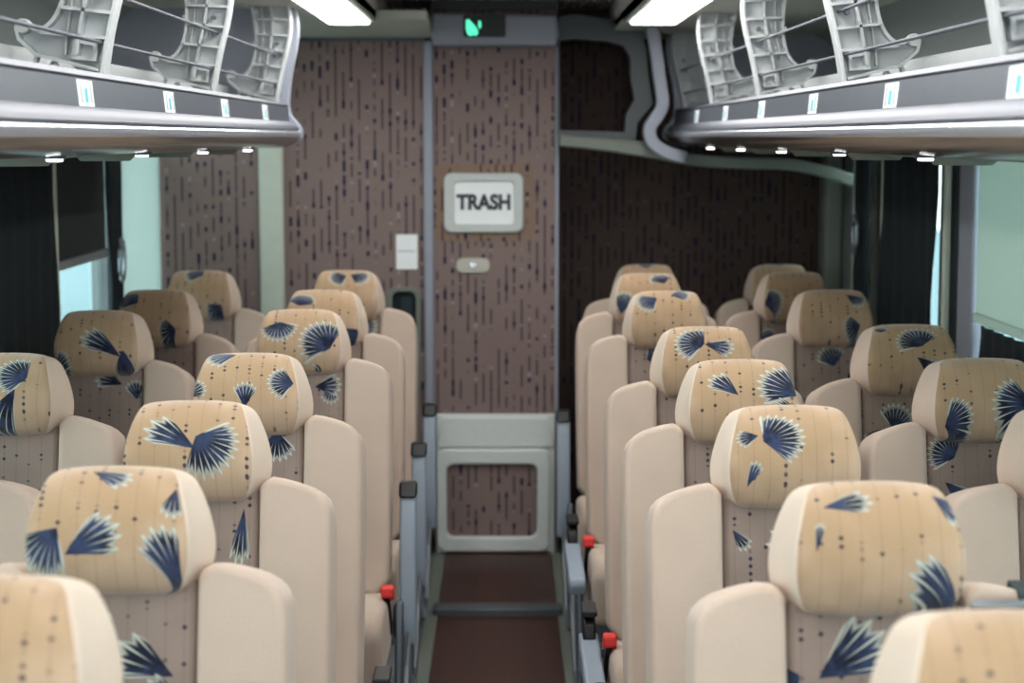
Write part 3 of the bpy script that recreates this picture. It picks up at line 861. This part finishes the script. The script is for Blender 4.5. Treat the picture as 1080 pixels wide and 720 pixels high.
S(RA, 2.43, -1, (825, 1028, 505, 650), [(868, 535, 12, 27, 50), (985, 515, -45, 28, 50), (1018, 640, 150, 24, 66), (858, 590, 80, 12, 34)], 'beige right aisle seat, second from camera, large headrest nearly plain in the middle')
S(RA, 3.14, -1, (752, 908, 430, 535), [(797, 478, 25, 72, 42), (792, 470, 190, 40, 22), (780, 520, 60, 25, 22)], 'beige right aisle seat whose headrest has a curved crescent fan at its left')
S(RA, 3.80, -1, (720, 848, 374, 455), [(778, 422, 138, 26, 36), (842, 418, 150, 55, 44), (845, 440, 175, 35, 32)], 'beige right aisle seat with small dark feather left and big fan right on headrest')
S(RA, 4.47, -1, (690, 792, 342, 408), [(738, 366, 160, 75, 28), (738, 366, -10, 30, 28)], 'beige right aisle seat, fifth from the camera, armrest folded low')
S(RA, 5.52, -1, (658, 745, 306, 370), [(690, 316, -150, 55, 22), (705, 312, 20, 50, 20)], 'beige right aisle seat, second from the rear on that side')
S(RA, 6.25, -1, (645, 722, 285, 345), [(700, 300, 120, 60, 18), (655, 330, 80, 50, 20)], 'beige right aisle seat in the last lit row with raised armrest')
S(RW, 3.14, -1, None, [(-.02, .64, 100, 60, .05)], 'beige right window seat at the right edge of the photo, half out of frame')
S(RW, 3.82, -1, (970, 1090, 378, 467), [(1072, 432, 195, 75, 38), (988, 448, 20, 60, 26)], 'beige right window seat beside the pale shade with a broad fan on its headrest')
S(RW, 4.52, -1, (905, 1012, 341, 415), [(968, 372, 120, 80, 28), (962, 385, -35, 26, 28), (928, 350, 90, 70, 10)], 'beige right window seat with an arched fan, in front of the dark gathered curtain')
S(RW, 5.56, -1, (833, 925, 304, 370), [(892, 310, -40, 35, 24), (905, 350, 200, 60, 18)], 'olive shaded right window seat in front of the recess')
S(RW, 6.30, -1, (795, 868, 293, 350), [(800, 330, 20, 60, 18)], 'pale shaded right window seat in the last lit row')
S(.55, 7.12, -1, None, [(.0, .68, 100, 60, .05)], 'dim seat in the dark rear recess behind the right aisle seats')
S(1.06, 7.12, -1, None, [(.0, .70, 100, 60, .05)], 'dim seat in the dark rear recess behind the right window seats')
PANEL = {1: [(.085, .47, 155, 28, .085), (-.02, .57, -80, 40, .03), (.10, .435, 180, 50, .06)], 2: [(.09, .57, -95, 14, .09), (-.1, .56, -20, 20, .03)], 3: [(.06, .59, -90, 50, .06)],
         8: [(-.03, .56, -100, 22, .05)], 9: [(.06, .56, 160, 30, .07), (.10, .52, 100, 40, .05)],
         13: [(-.075, .50, 35, 30, .10), (-.10, .505, 210, 60, .05)], 14: [(.05, .50, 160, 28, .09), (-.10, .545, -50, 25, .04)],
         20: [(-.06, .55, 140, 75, .055), (-.08, .50, -40, 26, .07), (.09, .52, 200, 26, .05)], 21: [(-.04, .50, 70, 60, .06), (-.07, .50, -120, 45, .05)],
         16: [(-.07, .545, 10, 55, .04)], 17: [(-.06, .55, 30, 60, .045)]}
for i, (X, d, s, box, fans, lab) in enumerate(SEATS):
    r = new_seat() or seat0
    random.seed(100 + i)
    if i == 13: STRAP_SEAT = r
    dz = -.03 if d > 7 else 0.0
    r.location = (X, d - .135, dz)
    tag(r, lab, 'seat', 'rows of beige coach seats with patterned headrests')
    hf = px_fans(box, fans) if box else fans
    pf = PANEL.get(i) or [(random.uniform(-.09, .09), random.uniform(.46, .57), random.uniform(0, 360), random.uniform(28, 60), random.uniform(.04, .07)) for _ in range(2)]
    pf = pf + [(random.uniform(-.09, .09), random.uniform(.10, .38), random.uniform(0, 360), random.uniform(28, 60), random.uniform(.05, .08)) for _ in range(2)]
    mh = fabric('headrest_cloth_%d' % i, HB, HM, hf, 7.1 * i + 1)
    mp = fabric('back_cloth_%d' % i, PB, PM, pf, 5.3 * i + 2, vy=0)
    for ch in r.children:
        nm = ch.name.split('.')[0]
        if nm in ('headrest', 'backrest', 'cushion'):
            ch.material_slots[0].link = 'OBJECT'
            ch.material_slots[0].material = mh if nm == 'headrest' else mp
    if abs(X) < .6 and i < 24:
        add_armrest(r, s, (s > 0 and d > 4.5) or (s < 0 and d > 6))
        if i in (4, 16, 17): add_buckle(r, s)

# dark strap over the right shoulder of the second right aisle seat
sb = empty('shoulder_strap', (.184, .067, 1.045)); sb['label'] = 'dark teal strap lying over the shoulder'
sb.parent = STRAP_SEAT
MB().prism([(-.068, -.16), (-.030, -.012), (-.004, .016), (.06, .020), (.09, -.03), (.082, -.032), (.055, .010), (-.002, .006), (-.022, -.018), (-.060, -.16)], .0, .06, 'x').build('webbing', M['teal'], sb, bevel=.002)
MB().prism([(-.030, .004), (-.022, .009), (-.022, .014), (-.032, .010)], -.07, .004, 'x').build('edge_band', M['silver'], sb, bevel=.002)
MB().prism([(-.034, -.006), (-.028, .003), (-.020, .006), (-.024, -.004)], -.07, .004, 'x').build('edge_shadow_band', M['black'], sb, bevel=.002)
